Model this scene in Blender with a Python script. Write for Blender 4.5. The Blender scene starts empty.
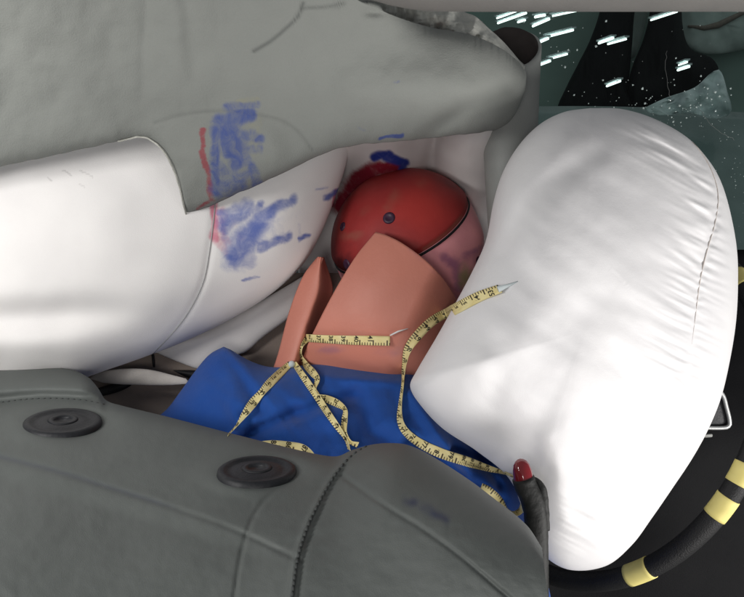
import bpy, math, random
import numpy as np
from mathutils import Vector, Matrix, noise
from mathutils.bvhtree import BVHTree

random.seed(7)
sc = bpy.context.scene
col = sc.collection

# ------------------------------------------------------------------ camera
PITCH = math.radians(12)
CAM = Vector((0, 0, 1.25))
FPX = 763.0                      # focal length in photograph pixels (744 wide)
cd = bpy.data.cameras.new('camera'); cam = bpy.data.objects.new('camera', cd); col.objects.link(cam)
cam.location = CAM; cam.rotation_euler = (math.pi/2 - PITCH, 0, 0)
cd.sensor_width = 36; cd.lens = 36*FPX/744; cd.clip_start = 0.02; cd.clip_end = 200
sc.camera = cam
CR = Vector((1, 0, 0)); CF = Vector((0, math.cos(PITCH), -math.sin(PITCH))); CU = Vector((0, math.sin(PITCH), math.cos(PITCH)))

def P(px, py, d):
    return CAM + CF*d + CR*((px-372)/FPX*d) - CU*((py-298.5)/FPX*d)

# ------------------------------------------------------------------ light
w = bpy.data.worlds.new('World'); sc.world = w; w.use_nodes = True
bg = w.node_tree.nodes['Background']; bg.inputs[0].default_value = (.96, .98, 1, 1); bg.inputs[1].default_value = .22

def lamp(name, loc, target, size, energy, color):
    l = bpy.data.lights.new(name, 'AREA'); l.shape = 'DISK'; l.size = size; l.energy = energy; l.color = color
    o = bpy.data.objects.new(name, l); col.objects.link(o); o.location = loc
    o.rotation_euler = (Vector(target)-Vector(loc)).to_track_quat('-Z', 'Y').to_euler()
    return o
LP = P(372, 298, 0)  # unseen lamps close to the camera, strengths fitted to surface brightness
lamp('hall_lamp', LP-CR*.53+CU*.04+CF*.14, P(60, 235, .7), .15, 1.75, (1, .98, .95))
lamp('hall_lamp', LP-CR*.44+CU*.15+CF*.32, P(62, 232, .66), .08, .52, (1, .98, .95))  # unseen lamp added for the hot spot on the curtain
lamp('hall_lamp', LP-CR*.06-CU*.10-CF*.08, P(350, 240, .75), .14, .92, (1, .97, .94))  # unseen frontal fill added for head, neck and rear chamber
lamp('hall_lamp', LP+CR*.50-CU*.73+CF*.05, P(620, 400, .7), .60, 6.0, (1, .97, .94))
lamp('hall_lamp', LP+CR*1.0-CU*.38+CF*.38, P(680, 400, .7), .35, 6.8, (1, .98, .95))

sc.view_settings.view_transform = 'Standard'; sc.view_settings.look = 'None'
sc.view_settings.exposure = 0; sc.view_settings.gamma = 1
sc.render.engine = 'CYCLES'

# ------------------------------------------------------------------ helpers
def tag(o, label=None, cat=None, group=None, kind=None):
    if label: o['label'] = label
    if cat: o['category'] = cat
    if group: o['group'] = group
    if kind: o['kind'] = kind
    return o

def empty(name, loc, label=None, cat=None, group=None):
    o = bpy.data.objects.new(name, None); col.objects.link(o); o.location = loc; o.empty_display_size = .05
    return tag(o, label, cat, group)

def mk(name, verts, faces, mat, parent=None, uvs=None, attrs=None, smooth=True):
    """verts in world space; the object's origin is its parent's base or its own base"""
    vs = [Vector(v) for v in verts]
    xs = [v.x for v in vs]; ys = [v.y for v in vs]; zs = [v.z for v in vs]
    if parent is not None:
        org = Vector((0, 0, 0)); q = parent
        while q is not None: org = org + q.location; q = q.parent
        loc = Vector((0, 0, 0))
    else:
        org = Vector(((min(xs)+max(xs))/2, (min(ys)+max(ys))/2, min(zs))); loc = org
    me = bpy.data.meshes.new(name)
    me.from_pydata([v-org for v in vs], [], faces); me.update()
    if smooth: me.shade_smooth()
    if uvs is not None:
        ul = me.uv_layers.new(name='UVMap')
        li = np.empty(len(me.loops), dtype=np.int32); me.loops.foreach_get('vertex_index', li)
        ul.data.foreach_set('uv', np.asarray(uvs, dtype=np.float32)[li].ravel())
    for k, a in (attrs or {}).items():
        at = me.attributes.new(k, 'FLOAT', 'POINT'); at.data.foreach_set('value', np.asarray(a, dtype=np.float32))
    if mat: me.materials.append(mat)
    o = bpy.data.objects.new(name, me); col.objects.link(o); o.location = loc
    if parent is not None: o.parent = parent
    return o

def solid(o, t, offset=-1, bevel=None):
    m = o.modifiers.new('thickness', 'SOLIDIFY'); m.thickness = t; m.offset = offset; m.use_even_offset = False
    return o

def cr(pts, n):
    """Catmull-Rom through pts, n samples, chord-length parameter"""
    p = np.array(pts, dtype=float)
    s = np.concatenate([[0], np.cumsum(np.maximum(1e-6, np.linalg.norm(np.diff(p[:, :2], axis=0), axis=1)))])
    t = np.linspace(0, s[-1], n); out = np.zeros((n, p.shape[1]))
    m = np.zeros_like(p)
    for i in range(len(p)):
        a, b = max(0, i-1), min(len(p)-1, i+1); m[i] = (p[b]-p[a])/(s[b]-s[a])
    for j, x in enumerate(t):
        i = min(len(p)-2, max(0, int(np.searchsorted(s, x, side='right')-1)))
        h = s[i+1]-s[i]; q = (x-s[i])/h
        out[j] = (2*q**3-3*q**2+1)*p[i]+(q**3-2*q**2+q)*h*m[i]+(-2*q**3+3*q**2)*p[i+1]+(q**3-q**2)*h*m[i+1]
    return out

def ss(a, b, x):
    t = min(1, max(0, (x-a)/(b-a))); return t*t*(3-2*t)

def segd(x, y, a, b):
    dx, dy = b[0]-a[0], b[1]-a[1]; L = dx*dx+dy*dy
    t = 0 if L == 0 else min(1, max(0, ((x-a[0])*dx+(y-a[1])*dy)/L))
    return math.hypot(x-a[0]-t*dx, y-a[1]-t*dy)

PLC = {}
def pld(x, y, pl, far=42):
    """distance to a polyline; far away the bounding box distance is enough"""
    k = id(pl); c = PLC.get(k)
    if c is None or c[0] is not pl:
        a = np.array(pl, dtype=float)[:, :2]; c = (pl, a[:, 0].min(), a[:, 0].max(), a[:, 1].min(), a[:, 1].max(), a[:-1], a[1:]-a[:-1])
        c = c+((c[6]**2).sum(1)+1e-9,); PLC[k] = c
    bx = max(c[1]-x, x-c[2], 0); by = max(c[3]-y, y-c[4], 0)
    if bx+by > far: return bx+by
    q = np.array((x, y))-c[5]; t = np.clip((q*c[6]).sum(1)/c[7], 0, 1); e = q-c[6]*t[:, None]
    return math.sqrt((e*e).sum(1).min())

def nz(x, y, z=0, s=1.0):
    return noise.noise((x*s, y*s, z))

def fbm(x, y, z=0, s=1.0, o=4):
    v = 0; a = .5
    for i in range(o):
        v += a*noise.noise((x*s, y*s, z+i*7.3)); s *= 2.1; a *= .5
    return v

PL0 = [(345, 205), (372, 175), (398, 167)]
PL1 = [(420, 143), (460, 110), (505, 88)]
PL2 = [(440, 262), (452, 270), (456, 290)]
PL3 = [(462, 258), (478, 250), (484, 256)]
PL4 = [(345, 232), (372, 218), (405, 200), (430, 182)]
PL5 = [(458, 222), (440, 240), (420, 254)]
PL6 = [(405, 245), (440, 278), (455, 300)]
PL7 = [(408, 500), (425, 508), (446, 520)]

class Strokes:
    """paint transferred by rubbing: soft strokes broken up by noise"""
    def __init__(self, lst, b=.85, n=.9): self.l = lst; self.b = b; self.n = n
    def __call__(self, x, y, seed=0):
        v = 0
        wx = x+fbm(x, y*.6, seed, .06, 2)*7; wy = y+fbm(x, y, seed+31, .05, 2)*7
        for (ax, ay, bx, by, wd, st) in self.l:
            if abs(x-(ax+bx)/2) > abs(ax-bx)/2+wd+12 or abs(y-(ay+by)/2) > abs(ay-by)/2+wd+12: continue
            d = segd(wx, wy, (ax, ay), (bx, by))
            v = max(v, st*ss(1.15, .25, d/wd))
        if v <= 0: return 0
        return min(1, v)

def patch(name, func, nu, nv, mat, parent=None, attr=None, wrap=False):
    """func(u,v) -> px,py,d ; attr: dict name-> f(px,py)"""
    V = []; UV = []; F = []; A = {k: [] for k in (attr or {})}
    for j in range(nv+1):
        for i in range(nu+1):
            px, py, d = func(i/nu, j/nv); V.append(P(px, py, d)); UV.append((px/744, 1-py/597))
            for k in A: A[k].append(attr[k](px, py))
    for j in range(nv):
        for i in range(nu):
            a = j*(nu+1)+i; F.append((a, a+nu+1, a+nu+2, a+1))
    return mk(name, V, F, mat, parent, UV, A)

def coons(B, T, L, R, n=64):
    """boundary px-curves: B,T left->right ; L,R bottom->top. returns f(u,v): v=0 bottom"""
    b, t, l, r = cr(B, n), cr(T, n), cr(L, n), cr(R, n)
    def at(c, s):
        s = min(1, max(0, s))*(n-1); i = min(n-2, int(s)); return c[i]*(1-(s-i))+c[i+1]*(s-i)
    def f(u, v):
        p = (1-v)*at(b, u)+v*at(t, u)+(1-u)*at(l, v)+u*at(r, v)
        p = p-((1-u)*(1-v)*b[0]+u*(1-v)*b[-1]+(1-u)*v*t[0]+u*v*t[-1])
        return p[0], p[1]
    return f

def inflate(name, outline, c, nr, nt, dmid, tf, tb, mat, parent=None, pf=.5, pb=.5, disp=None, attr=None, pw=2.0):
    """closed cushion: star-shaped px outline about c, bulging tf towards and tb away from the viewer"""
    oc = cr(outline+[outline[0]], 400)
    ang = np.unwrap(np.arctan2(oc[:, 1]-c[1], oc[:, 0]-c[0])); rad = np.hypot(oc[:, 0]-c[0], oc[:, 1]-c[1])
    if ang[-1] < ang[0]: ang = ang[::-1]; rad = rad[::-1]
    V = []; UV = []; F = []; A = {k: [] for k in (attr or {})}
    def add(px, py, d):
        V.append(P(px, py, d)); UV.append((px/744, 1-py/597))
        for k in A: A[k].append(attr[k](px, py))
    ths = [2*math.pi*i/nt for i in range(nt)]
    R = []
    for th in ths:
        t = th
        while t < ang[0]: t += 2*math.pi
        while t > ang[-1]: t -= 2*math.pi
        R.append(float(np.interp(t, ang, rad)))
    def dd(px, py, rho, th, side):
        if side > 0:
            h = tf*max(0, 1-rho**pw)**pf
        else:
            h = -tb*max(0, 1-rho**pw)**pb
        e = disp(px, py, rho, th) if (disp and side > 0) else 0
        return dmid(px, py)-h-e
    add(c[0], c[1], dd(c[0], c[1], 0, 0, 1))
    for j in range(1, nr+1):
        rho = math.sin(j/nr*math.pi/2)
        for i, th in enumerate(ths):
            px = c[0]+R[i]*rho*math.cos(th); py = c[1]+R[i]*rho*math.sin(th); add(px, py, dd(px, py, rho, th, 1))
    for i in range(nt): F.append((0, 1+(i+1) % nt, 1+i))
    for j in range(nr-1):
        for i in range(nt):
            a = 1+j*nt+i; b = 1+j*nt+(i+1) % nt; F.append((a, b, b+nt, a+nt))
    last = 1+(nr-1)*nt; prev = last
    nb = max(6, nr//4)
    for j in range(nb-1, 0, -1):
        rho = math.sin(j/nb*math.pi/2); cur = len(V)
        for i, th in enumerate(ths):
            px = c[0]+R[i]*rho*math.cos(th); py = c[1]+R[i]*rho*math.sin(th); add(px, py, dd(px, py, rho, th, -1))
        for i in range(nt):
            k = (i+1) % nt; F.append((prev+i, prev+k, cur+k, cur+i))
        prev = cur
    ce = len(V); add(c[0], c[1], dd(c[0], c[1], 0, 0, -1))
    for i in range(nt): F.append((prev+i, prev+(i+1) % nt, ce))
    return mk(name, V, F, mat, parent, UV, A)

def tube(pts, r, n=8, closed=False, cap=True):
    """tube mesh through world points; r number or list"""
    pts = [Vector(p) for p in pts]; N = len(pts); V = []; F = []
    up = None
    for i, p in enumerate(pts):
        a = pts[(i-1) % N] if (closed or i > 0) else p; b = pts[(i+1) % N] if (closed or i < N-1) else p
        t = (b-a).normalized()
        if up is None:
            up = t.orthogonal().normalized()
        up = (up-t*up.dot(t)).normalized(); s = t.cross(up)
        rr = r[i] if hasattr(r, '__len__') else r
        for k in range(n):
            an = 2*math.pi*k/n; V.append(p+(up*math.cos(an)+s*math.sin(an))*rr)
    for i in range(N if closed else N-1):
        for k in range(n):
            a = i*n+k; b = i*n+(k+1) % n; c = ((i+1) % N)*n
            F.append((a, b, c+(k+1) % n, c+k))
    if cap and not closed:
        F.append(tuple(range(n-1, -1, -1))); F.append(tuple((N-1)*n+k for k in range(n)))
    return V, F

def lathe(base, axis, prof, n=40, xdir=None, sx=1.0):
    """prof: list of (r, h)"""
    ax = Vector(axis).normalized(); x = Vector(xdir) if xdir else ax.orthogonal(); x = (x-ax*x.dot(ax)).normalized(); y = ax.cross(x)
    V = []; F = []
    for (r, h) in prof:
        for k in range(n):
            a = 2*math.pi*k/n; V.append(Vector(base)+ax*h+(x*math.cos(a)*sx+y*math.sin(a))*r)
    for j in range(len(prof)-1):
        for k in range(n):
            a = j*n+k; b = j*n+(k+1) % n; F.append((a, b, b+n, a+n))
    F.append(tuple(range(n-1, -1, -1))); F.append(tuple((len(prof)-1)*n+k for k in range(n)))
    return V, F

def box(c, hx, hy, hz, X, Y, Z):
    V = [Vector(c)+X*(sx*hx)+Y*(sy*hy)+Z*(sz*hz) for sx in (-1, 1) for sy in (-1, 1) for sz in (-1, 1)]
    F = [(0, 1, 3, 2), (4, 6, 7, 5), (0, 4, 5, 1), (2, 3, 7, 6), (0, 2, 6, 4), (1, 5, 7, 3)]
    return V, F

def bvh(*objs):
    V = []; F = []
    for o in objs:
        off = len(V); org = Vector((0, 0, 0)); q = o
        while q is not None: org = org + q.location; q = q.parent
        V += [v.co+org for v in o.data.vertices]; F += [tuple(i+off for i in p.vertices) for p in o.data.polygons]
    return BVHTree.FromPolygons(V, F)

def hit(tree, px, py, default=None):
    d = P(px, py, 1)-CAM; k = d.length
    r = tree.ray_cast(CAM, d.normalized())
    if r[0] is None: return default, None
    n = r[1]
    if n.dot(d) > 0: n = -n
    return r[3]/k, n

# ------------------------------------------------------------------ materials
def mat(name, base, rough=.6, c2=None, scale=20, bump=0, bscale=200, spec=.4, detail=6, coat=0, metal=0, lo=.35, hi=.68, sheen=0, bscale2=None, bump2=0, sub=0, voro=False, rvar=0):
    m = bpy.data.materials.new(name); m.use_nodes = True; nt = m.node_tree; N = nt.nodes; L = nt.links
    b = N['Principled BSDF']; b.inputs['Roughness'].default_value = rough
    b.inputs['Specular IOR Level'].default_value = spec; b.inputs['Metallic'].default_value = metal
    b.inputs['Coat Weight'].default_value = coat; b.inputs['Sheen Weight'].default_value = sheen
    if sub:
        b.inputs['Subsurface Weight'].default_value = sub; b.inputs['Subsurface Radius'].default_value = (.01, .006, .005); b.inputs['Subsurface Scale'].default_value = .5
    tc = N.new('ShaderNodeTexCoord')
    b.inputs['Base Color'].default_value = (*base, 1)
    m['out'] = 0
    if c2:
        n = N.new('ShaderNodeTexNoise'); n.inputs['Scale'].default_value = scale; n.inputs['Detail'].default_value = detail
        L.new(tc.outputs['Object'], n.inputs['Vector'])
        r = N.new('ShaderNodeValToRGB'); r.color_ramp.elements[0].position = lo; r.color_ramp.elements[1].position = hi
        r.color_ramp.elements[0].color = (*base, 1); r.color_ramp.elements[1].color = (*c2, 1)
        L.new(n.outputs['Fac'], r.inputs['Fac']); L.new(r.outputs['Color'], b.inputs['Base Color'])
        if rvar:
            mr = N.new('ShaderNodeMapRange'); mr.inputs['To Min'].default_value = rough-rvar; mr.inputs['To Max'].default_value = rough+rvar
            L.new(n.outputs['Fac'], mr.inputs['Value']); L.new(mr.outputs['Result'], b.inputs['Roughness'])
    last = None
    for (bb, sc_, vo) in ((bump, bscale, voro), (bump2, bscale2, False)):
        if not bb: continue
        if vo:
            n = N.new('ShaderNodeTexVoronoi'); out = n.outputs['Distance']
        else:
            n = N.new('ShaderNodeTexNoise'); n.inputs['Detail'].default_value = 5; out = n.outputs['Fac']
        n.inputs['Scale'].default_value = sc_; L.new(tc.outputs['Object'], n.inputs['Vector'])
        bp = N.new('ShaderNodeBump'); bp.inputs['Strength'].default_value = bb; bp.inputs['Distance'].default_value = .002
        L.new(out, bp.inputs['Height'])
        if last: L.new(last.outputs['Normal'], bp.inputs['Normal'])
        last = bp
    if last: L.new(last.outputs['Normal'], b.inputs['Normal'])
    return m

def overlay(m, attr, color, noise_scale=120, amount=1.0, fine=True, ragged=.58, stretch=(1, 1, 1)):
    """lay a stain colour over the base colour where the point attribute says so, its edge broken by noise"""
    nt = m.node_tree; N = nt.nodes; L = nt.links; b = N['Principled BSDF']
    at = N.new('ShaderNodeAttribute'); at.attribute_name = attr
    mix = N.new('ShaderNodeMix'); mix.data_type = 'RGBA'
    src = b.inputs['Base Color']
    if src.is_linked: L.new(src.links[0].from_socket, mix.inputs[6])
    else: mix.inputs[6].default_value = src.default_value
    mix.inputs[7].default_value = (*color, 1)
    def ma(op, x, y, clamp=False):
        n = N.new('ShaderNodeMath'); n.operation = op; n.use_clamp = clamp
        for k, v in enumerate((x, y)):
            if isinstance(v, (int, float)): n.inputs[k].default_value = v
            else: L.new(v, n.inputs[k])
        return n.outputs[0]
    f = at.outputs['Fac']
    if fine:
        tc = N.new('ShaderNodeTexCoord'); mp = N.new('ShaderNodeMapping'); mp.inputs['Scale'].default_value = stretch; L.new(tc.outputs['Object'], mp.inputs['Vector'])
        n = N.new('ShaderNodeTexNoise'); n.inputs['Scale'].default_value = noise_scale; n.inputs['Detail'].default_value = 7; n.inputs['Roughness'].default_value = .62; n.inputs['Distortion'].default_value = .6
        L.new(mp.outputs['Vector'], n.inputs['Vector'])
        g = ma('ADD', f, ma('MULTIPLY', ma('SUBTRACT', n.outputs['Fac'], .5), ragged*2.2))
        mr = N.new('ShaderNodeMapRange'); mr.interpolation_type = 'SMOOTHSTEP'; mr.inputs['From Min'].default_value = .16; mr.inputs['From Max'].default_value = 1.02
        L.new(g, mr.inputs['Value'])
        f = ma('MULTIPLY', mr.outputs['Result'], ma('MINIMUM', ma('MULTIPLY', f, 3), 1))
    L.new(ma('MULTIPLY', f, amount, True), mix.inputs[0])
    L.new(mix.outputs[2], b.inputs['Base Color'])

BLUE = (.035, .075, .36); RED = (.36, .03, .06)
M = {}
M['headliner'] = mat('grey_headliner_fabric', (.215, .225, .212), .85, (.235, .245, .23), 9, .25, 900, .2, bump2=.25, bscale2=60)
overlay(M['headliner'], 'crack', (.05, .055, .055), fine=False, amount=.75)
overlay(M['headliner'], 'red', (.27, .045, .06), 150, .8, ragged=.85); overlay(M['headliner'], 'ochre', (.26, .25, .16), 90, .55); overlay(M['headliner'], 'blue', (.05, .08, .26), 120, .90, stretch=(1, 1, .6))
M['torn'] = mat('pale_torn_foam_edge', (.48, .48, .44), .9, (.33, .33, .30), 90, .5, 300)
M['trimgrey'] = mat('grey_pillar_plastic', (.30, .305, .295), .55, (.26, .265, .26), 30, .15, 700)
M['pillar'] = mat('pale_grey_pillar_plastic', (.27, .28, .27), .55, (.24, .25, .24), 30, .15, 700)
M['rail'] = mat('warm_grey_rail_plastic', (.155, .150, .142), .6, (.14, .136, .13), 40, .15, 700)
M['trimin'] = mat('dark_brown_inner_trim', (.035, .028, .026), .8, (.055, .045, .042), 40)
M['curtain'] = mat('white_curtain_bag_fabric', (.86, .84, .83), .75, (.81, .79, .785), 14, .12, 1200, .25, bump2=.2, bscale2=25)
overlay(M['curtain'], 'grime', (.25, .24, .235), amount=.6, ragged=.3); overlay(M['curtain'], 'red', (.58, .09, .18), 90, .8, ragged=.40); overlay(M['curtain'], 'blue', (.075, .13, .45), 80, .92, ragged=.40)
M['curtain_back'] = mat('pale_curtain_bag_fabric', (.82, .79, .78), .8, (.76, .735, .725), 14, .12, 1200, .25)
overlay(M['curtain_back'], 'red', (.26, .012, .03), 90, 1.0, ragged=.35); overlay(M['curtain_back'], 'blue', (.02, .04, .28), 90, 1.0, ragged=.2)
M['airbag'] = mat('white_airbag_fabric', (.80, .79, .80), .5, (.75, .74, .755), 10, .10, 1500, .4, bump2=.3, bscale2=45)
M['seam'] = mat('beige_seam_thread', (.66, .60, .56), .8)
M['greyseam'] = mat('grey_seam_thread', (.35, .35, .35), .8)
M['seat'] = mat('grey_seat_leather', (.108, .119, .114), .55, (.122, .133, .128), 16, .10, 1500, .3, voro=True, rvar=.05)
overlay(M['seat'], 'stain', (.03, .036, .085), fine=False, amount=.75)
M['stitch'] = mat('dark_stitch_thread', (.07, .076, .075), .8)
M['rubber'] = mat('black_rubber', (.014, .015, .018), .48, (.024, .025, .029), 60, .2, 400, .3)
M['shirt'] = mat('blue_cotton_shirt', (.016, .068, .30), .9, (.020, .085, .35), 14, .35, 1600, .1, sheen=.15, bump2=.3, bscale2=120)
M['neck'] = mat('salmon_rubber_skin', (.60, .225, .165), .5, (.54, .195, .14), 13, .12, 300, .4, sub=.05, rvar=.06)
overlay(M['neck'], 'smudge', (.26, .12, .20), 60, .6, ragged=.4)
M['cap'] = mat('red_painted_skull', (.36, .032, .030), .55, (.26, .024, .024), 17, .12, 160, .3, detail=8, coat=0, lo=.38, hi=.70, rvar=.12)
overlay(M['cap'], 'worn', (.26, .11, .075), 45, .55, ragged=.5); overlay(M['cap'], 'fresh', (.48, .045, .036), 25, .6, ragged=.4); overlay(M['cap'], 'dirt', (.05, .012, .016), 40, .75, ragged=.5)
M['face'] = mat('pink_painted_face', (.88, .37, .39), .5, (.80, .31, .35), 30, .15, 200, .4)
overlay(M['face'], 'smudge', (.30, .11, .24), 80, .7, ragged=.4); overlay(M['face'], 'yellow', (.40, .34, .16), 80, .9, ragged=.4)
M['bolt'] = mat('dark_purple_bolt', (.03, .012, .03), .45, (.06, .02, .05), 200)
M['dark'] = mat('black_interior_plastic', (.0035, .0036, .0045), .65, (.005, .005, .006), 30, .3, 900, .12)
M['wheel'] = mat('black_wheel_leather', (.007, .007, .008), .62, (.011, .011, .012), 40, .25, 700, voro=True)
M['yellow'] = mat('pale_yellow_tape', (.78, .68, .24), .6, (.70, .60, .20), 60)
M['silver'] = mat('satin_silver_bezel', (.52, .53, .53), .4, metal=.6)
M['door'] = mat('brown_grey_door_trim', (.26, .21, .18), .8, (.20, .165, .145), 12, .3, 600)
M['paledoor'] = mat('pale_webbing', (.50, .47, .44), .85, (.44, .41, .385), 60, .3, 900)
M['slit'] = mat('black_gap_trim', (.006, .006, .008), .6)
M['glint'] = mat('cracked_glass_crumb', (.62, .72, .70), .15, spec=.8)
M['bonnet'] = mat('dark_green_bonnet_paint', (.10, .155, .15), .3, (.17, .23, .225), 5, .3, 14, .5, coat=.3)
M['tarp'] = mat('black_tarpaulin', (.0025, .0024, .004), .6, (.004, .0038, .006), 20, .3, 60, .15)  # near-black for the made-up dark reflection shapes
M['torn_metal'] = mat('pale_bent_metal', (.70, .76, .78), .6, (.36, .42, .43), 14, .3, 40, lo=.40, hi=.62)  # small metal parts, and the made-up pale reflection patch
M['hallwall'] = mat('dark_green_hall_wall', (.36, .48, .435), .8, (.22, .31, .28), .25, .2, 8)
M['hallfloor'] = mat('hall_floor_concrete', (.06, .07, .068), .6, (.085, .095, .09), 3, .2, 30)
M['palesheet'] = mat('pale_hall_sheet', (.52, .58, .555), .8, (.28, .34, .32), .9, .2, 5, lo=.35, hi=.65)  # pale mottling for the made-up reflection shapes
M['white'] = mat('white_thread', (.8, .8, .78), .6)
M['redlamp'] = mat('red_lamp_dome', (.19, .008, .013), .12, (.23, .012, .018), 40, spec=.6, coat=.5)
M['sleeve'] = mat('black_tape_sleeve', (.010, .0105, .010), .6, (.018, .018, .017), 60, .5, 160)

def emis(name, c, s):
    m = bpy.data.materials.new(name); m.use_nodes = True; b = m.node_tree.nodes['Principled BSDF']
    b.inputs['Base Color'].default_value = (*c, 1); b.inputs['Emission Color'].default_value = (*c, 1); b.inputs['Emission Strength'].default_value = s
    return m
M['tube'] = emis('lit_tube', (.93, 1, .97), 2.2)  # glow for the tubes that imitate reflected light streaks

def glassmat():
    m = bpy.data.materials.new('green_tinted_laminated_glass'); m.use_nodes = True; nt = m.node_tree; N = nt.nodes; L = nt.links
    N.remove(N['Principled BSDF'])
    t = N.new('ShaderNodeBsdfTransparent'); t.inputs[0].default_value = (.84, .92, .90, 1)
    g = N.new('ShaderNodeBsdfGlossy'); g.inputs['Roughness'].default_value = .12
    f = N.new('ShaderNodeFresnel'); f.inputs[0].default_value = 1.18
    mx = N.new('ShaderNodeMixShader'); L.new(f.outputs[0], mx.inputs[0]); L.new(t.outputs[0], mx.inputs[1]); L.new(g.outputs[0], mx.inputs[2])
    L.new(mx.outputs[0], N['Material Output'].inputs[0]); return m
M['glass'] = glassmat()

def tapemat():
    m = mat('yellow_measuring_tape', (.80, .70, .36), .55, (.72, .60, .26), 90); nt = m.node_tree; N = nt.nodes; L = nt.links; b = N['Principled BSDF']
    uv = N.new('ShaderNodeUVMap'); sp = N.new('ShaderNodeSeparateXYZ'); L.new(uv.outputs[0], sp.inputs[0])
    def ma(op, a, bb):
        n = N.new('ShaderNodeMath'); n.operation = op
        for k, x in enumerate((a, bb)):
            if isinstance(x, (int, float)): n.inputs[k].default_value = x
            else: L.new(x, n.inputs[k])
        return n.outputs[0]
    def ticks(step, duty, vmin):
        fr = ma('FRACT', ma('DIVIDE', sp.outputs[0], step), 0)
        return ma('MULTIPLY', ma('LESS_THAN', fr, duty), ma('GREATER_THAN', sp.outputs[1], vmin))
    k = ma('MAXIMUM', ticks(.0026, .32, .70), ticks(.013, .10, .45))
    mx = N.new('ShaderNodeMix'); mx.data_type = 'RGBA'; src = b.inputs['Base Color'].links[0].from_socket
    L.new(k, mx.inputs[0]); L.new(src, mx.inputs[6]); mx.inputs[7].default_value = (.07, .05, .03, 1); L.new(mx.outputs[2], b.inputs['Base Color'])
    return m
M['tape'] = tapemat()
M['ink'] = mat('black_print_ink', (.02, .018, .015), .7)

# ================================================================== SETTING: the hall beyond the windscreen
V = [(-12, -3, 0), (30, -3, 0), (30, 26, 0), (-12, 26, 0)]
tag(mk('hall_floor', V, [(0, 1, 2, 3)], M['hallfloor'], smooth=False), kind='structure')
V, F = box((9, 24, 4), 21, .15, 4, Vector((1, 0, 0)), Vector((0, 1, 0)), Vector((0, 0, 1)))
tag(mk('hall_wall', V, F, M['hallwall'], smooth=False), kind='structure')

# glowing tubes made up for light streaks reflected in the windscreen: (left px, py) -> (right px, py), both ends at one height
STREAKS = [(497, 19, 531, 8), (498, 24, 526, 14), (533, 27, 549, 20), (552, 17, 587, 9.5), (546, 38, 573, 31), (540, 43, 548, 39.5),
         (549, 60, 567, 55), (537, 67, 550, 62), (599, 44, 613, 39), (608, 45, 626, 40), (518, 23, 525, 21), (535, 18, 545, 16),
         (651, 21, 677, 12.5), (685, 10.5, 695, 8.5), (678, 71, 689, 67.5), (679, 66, 687, 63), (607, 87, 620, 82)]
HZ = 298.5-FPX*math.tan(PITCH)
def zrel(py, d):
    return (P(372, py, d)-CAM).z
for k, (x0, y0, x1, y1) in enumerate(STREAKS):
    y0 -= 1; y1 -= 1
    d0 = 16.0; h = zrel(y0, d0)
    # same height at the right end
    a = zrel(y1, 1.0); d1 = h/a
    if d1 < 9: d1 = 9.
    A, B = P(x0, y0, d0), P(x1, y1, d1)
    mid = (A+B)/2
    e = empty('tube_light', mid, 'lit white ceiling tube light seen through the dark windscreen', 'light', 'tube lights of the hall')
    V, F = tube([A, B], .020+.006*((k*7) % 3)/2, 8); t = mk('tube', V, F, M['tube'], e)
    D = (B-A).normalized(); S = D.cross(Vector((0, 0, 1))).normalized(); U = S.cross(D)
    V, F = box(mid+U*.05, (B-A).length/2+.04, .05, .015, D, S, U); mk('fixture', V, F, M['torn_metal'], e, smooth=False)

# crumpled bonnet beyond the glass
def bonnet(u, v):
    px = 380+u*620; py = 114+v*240-8*math.sin(u*5); d = 2.35-1.0*v
    return px, py, d-.05*fbm(px, py, 3, .02, 3)
bo = patch('bonnet', bonnet, 60, 30, M['bonnet']); solid(bo, .01)
tag(bo, 'crumpled dark green bonnet beyond the broken windscreen', 'bonnet')

# made-up black and pale shapes for the blurred reflections in the windscreen

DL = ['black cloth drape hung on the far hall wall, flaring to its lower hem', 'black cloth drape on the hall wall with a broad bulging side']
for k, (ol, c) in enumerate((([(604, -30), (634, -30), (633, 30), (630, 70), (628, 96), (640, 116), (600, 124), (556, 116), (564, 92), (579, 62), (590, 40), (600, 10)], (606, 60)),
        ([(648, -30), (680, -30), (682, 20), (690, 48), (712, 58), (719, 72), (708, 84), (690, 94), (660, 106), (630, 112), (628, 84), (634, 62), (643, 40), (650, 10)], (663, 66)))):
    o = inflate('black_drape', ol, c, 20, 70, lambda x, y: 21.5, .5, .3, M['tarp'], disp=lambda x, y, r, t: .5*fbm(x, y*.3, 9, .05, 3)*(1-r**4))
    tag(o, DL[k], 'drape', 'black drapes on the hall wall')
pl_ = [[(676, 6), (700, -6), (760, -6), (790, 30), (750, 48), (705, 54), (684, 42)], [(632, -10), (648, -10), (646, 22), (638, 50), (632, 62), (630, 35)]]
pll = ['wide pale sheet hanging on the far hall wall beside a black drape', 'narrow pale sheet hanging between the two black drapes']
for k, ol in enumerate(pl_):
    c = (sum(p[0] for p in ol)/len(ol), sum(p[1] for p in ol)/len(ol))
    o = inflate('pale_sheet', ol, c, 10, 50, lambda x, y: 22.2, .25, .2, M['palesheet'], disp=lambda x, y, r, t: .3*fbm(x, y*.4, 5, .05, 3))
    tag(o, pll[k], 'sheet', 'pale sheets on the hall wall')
V, F = tube([P(688, 26, 21.9), P(704, 28, 21.9), P(718, 25, 21.9), P(744, 12, 21.9), P(760, 6, 21.9)], [.03, .07, .09, .06, .04], 8)  # added for a brownish strip among the reflections
tag(mk('brown_pole', V, F, M['door']), 'thin brown pole across the wide pale sheet', 'pole')
bm_ = [[(640, 110), (665, 98), (695, 87), (712, 72), (720, 70), (727, 90), (731, 112), (714, 119), (690, 113), (660, 116)]]  # pale shape added for a light patch in the windscreen
bml = ['pale curled metal strip rising from the green bonnet']
bmd = [2.2, 2.0]; bmc = [(700, 102)]
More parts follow.
